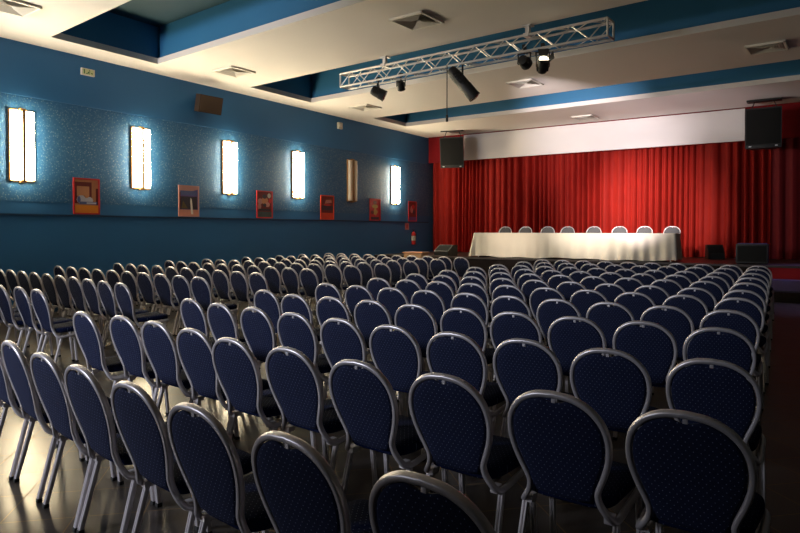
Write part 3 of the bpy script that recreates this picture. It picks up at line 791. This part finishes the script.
def lantern(name, x, y, zc, ang_z, ang_x, R, L, lit, lab, doors=False, drop=.2):
    """stage lantern: yoke and clamp up to the truss, barrel pointing along local -Z before turning"""
    r = empty(name, (x, y, zc))
    Rm = Matrix.Rotation(ang_z, 4, 'Z') @ Matrix.Rotation(ang_x, 4, 'X')
    b = MB(); b.lathe([(R*.55, L*.5), (R*.8, L*.46), (R*.95, L*.25), (R*.95, -L*.1), (R, -L*.12), (R, -L*.45), (R*1.06, -L*.45), (R*1.06, -L*.5), (R*.92, -L*.5)], Rm, 18)
    for k in range(4): b.box((-R*1.02, -R*.5, L*(.02+.09*k)), (R*1.02, R*.5, L*(.05+.09*k)), 0, Rm)
    b.build('barrel', 'black', r, 40)
    MB().lathe([(R*.86, -L*.505), (R*.7, -L*.52), (R*.2, -L*.535)], Rm, 18).build('lens', 'lens' if lit else 'lensdark', r, 60)
    y_ = MB(); zr = Matrix.Rotation(ang_z, 4, 'Z')
    for sx in (-1, 1):
        y_.box((sx*(R+.012)-.006, -.018, -.02), (sx*(R+.012)+.006, .018, drop), 0, zr)
    y_.box((-R-.018, -.018, drop-.006), (R+.018, .018, drop+.006), 0, zr)
    y_.tube((0, 0, drop), (0, 0, drop+.10), .012)
    y_.build('yoke', 'black', r)
    MB().box((-.03, -.03, drop+.07), (.03, .03, drop+.15), bev=.006).build('clamp', 'black', r)
    if doors:
        for k in range(4):
            d = MB(); Q = Rm @ Matrix.Rotation(k*PI/2, 4, 'Z')
            a = R*1.02; d.add([(-a*.7, a, -L*.5), (a*.7, a, -L*.5), (a, a+.05, -L*.5-.09), (-a, a+.05, -L*.5-.09), (-a*.7, a+.004, -L*.5), (a*.7, a+.004, -L*.5), (a, a+.054, -L*.5-.09), (-a, a+.054, -L*.5-.09)],
                  [(0, 1, 2, 3), (7, 6, 5, 4), (0, 4, 5, 1), (1, 5, 6, 2), (2, 6, 7, 3), (3, 7, 4, 0)], 0, Q)
            d.build('barn_door', 'black', r, 0)
    tag(r, lab, 'spotlight', 'lanterns on the truss')
    return r
def ty(x): return edge(((A.x, A.y), (B.x, B.y)), x)
lantern('par_can', -7.42, ty(-7.42)+.02, 4.37, math.radians(-60), math.radians(62), .11, .30, False, 'black par can under the left end of the truss', drop=.16)
lantern('flood_lamp', -7.0, ty(-7.0)+.25, 4.50, math.radians(20), math.radians(40), .075, .18, False, 'small black lamp just right of the left par can', drop=.10)
lantern('profile_spotlight', -5.42, ty(-5.4)+.03, 4.28, math.radians(-62), math.radians(40), .115, .70, False, 'long black profile spotlight slanting down from the truss middle', drop=.26)
lantern('flood_lamp', -4.18, ty(-4.2)+.02, 4.46, math.radians(0), math.radians(80), .10, .20, False, 'black boxy lamp right of the second truss hanger', drop=.14)
lantern('fresnel_spotlight', -3.84, ty(-3.84)+.02, 4.34, math.radians(30), math.radians(-128), .095, .26, True, 'black spotlight with its lens lit, near the right truss end', True, drop=.22)
k = MB(); k.tube((-5.70, 10.06, 4.62), (-5.70, 10.06, 3.70), .010, 8); k.build('hanging_cable', 'cable')
k2 = MB(); k2.tube((0, 0, 0), (0, 0, -.12), .024, 10); cab = bpy.data.objects['hanging_cable']; k2.build('plug', 'cable', cab, loc=(-5.70, 10.06, 3.71))
tag(cab, 'thin black cable hanging from the truss beside the profile spotlight', 'cable')

# ------------------------------------------------------------------ light
def area(name, loc, target, size, size_y, power, color):
    l = bpy.data.lights.new(name, 'AREA'); l.shape = 'RECTANGLE'; l.size = size; l.size_y = size_y; l.energy = power; l.color = color
    o = bpy.data.objects.new(name, l); COL.objects.link(o); o.location = loc
    o.rotation_euler = (Vector(target)-Vector(loc)).to_track_quat('-Z', 'Y').to_euler(); return o
def spot(name, loc, target, power, color, angle, blend=.6, radius=.08):
    l = bpy.data.lights.new(name, 'SPOT'); l.energy = power; l.color = color; l.spot_size = math.radians(angle); l.spot_blend = blend; l.shadow_soft_size = radius
    o = bpy.data.objects.new(name, l); COL.objects.link(o); o.location = loc
    o.rotation_euler = (Vector(target)-Vector(loc)).to_track_quat('-Z', 'Y').to_euler(); return o
# unseen fills, added to brighten the near chairs and the ceiling edges
spot('rear_fill', (-7.2, YB+.15, 3.2), (-5.2, 2.2, .7), 2100, (.84, .88, 1.), 74, 1., .3)
spot('side_fill', (XL+.9, .2, 3.7), (-8.9, 10.5, 5.3), 1250, (.82, .87, 1.), 54, .9, .3)
# stage lanterns
spot('stage_spot', (-5.3, 10.4, 4.05), (-5.0, 19.0, 1.9), 4200, (1., .90, .79), 30, 1.)
spot('stage_spot', (-3.84, 10.3, 4.2), (-4.2, 20.0, 2.2), 3900, (1., .88, .82), 27, 1.)
spot('stage_spot', (-7.4, 10.6, 4.2), (-7.4, 17.4, 1.3), 1150, (1., .84, .70), 18, 1.)
spot('stage_spot', (-5.4, 10.5, 3.9), (-5.7, 20.2, 4.5), 2700, (1., .89, .91), 38, 1.)
spot('stage_floor_fill', (-4.2, 15.7, .4), (-3.0, 19.0, 5.6), 260, (1., .88, .98), 62, 1., .12)  # added uplight, unseen behind the chairs, for the valance and panel underside
spot('violet_lamp', (.6, 18.5, 4.5), (.2, 16.4, .2), 420, (.40, .36, 1.), 50, .8)
w = bpy.data.worlds.new('World'); scene.world = w; w.use_nodes = True
w.node_tree.nodes['Background'].inputs[0].default_value = (0, 0, 0, 1)

# ------------------------------------------------------------------ camera
cam = bpy.data.cameras.new('camera'); co = bpy.data.objects.new('camera', cam); COL.objects.link(co)
co.location = (0, 0, 1.59); co.rotation_euler = (math.radians(90-1.1), 0, math.atan(417/622))
cam.sensor_width = 36; cam.lens = 622/800*36
cam.shift_y = -(266.5-(230+622*math.tan(math.radians(1.1))))/800
cam.clip_start = .05; cam.clip_end = 100
scene.camera = co
vs_ = scene.view_settings; vs_.view_transform = 'Standard'; vs_.look = 'None'; vs_.gamma = 1; vs_.use_curve_mapping = False
vs_.exposure = 0.0
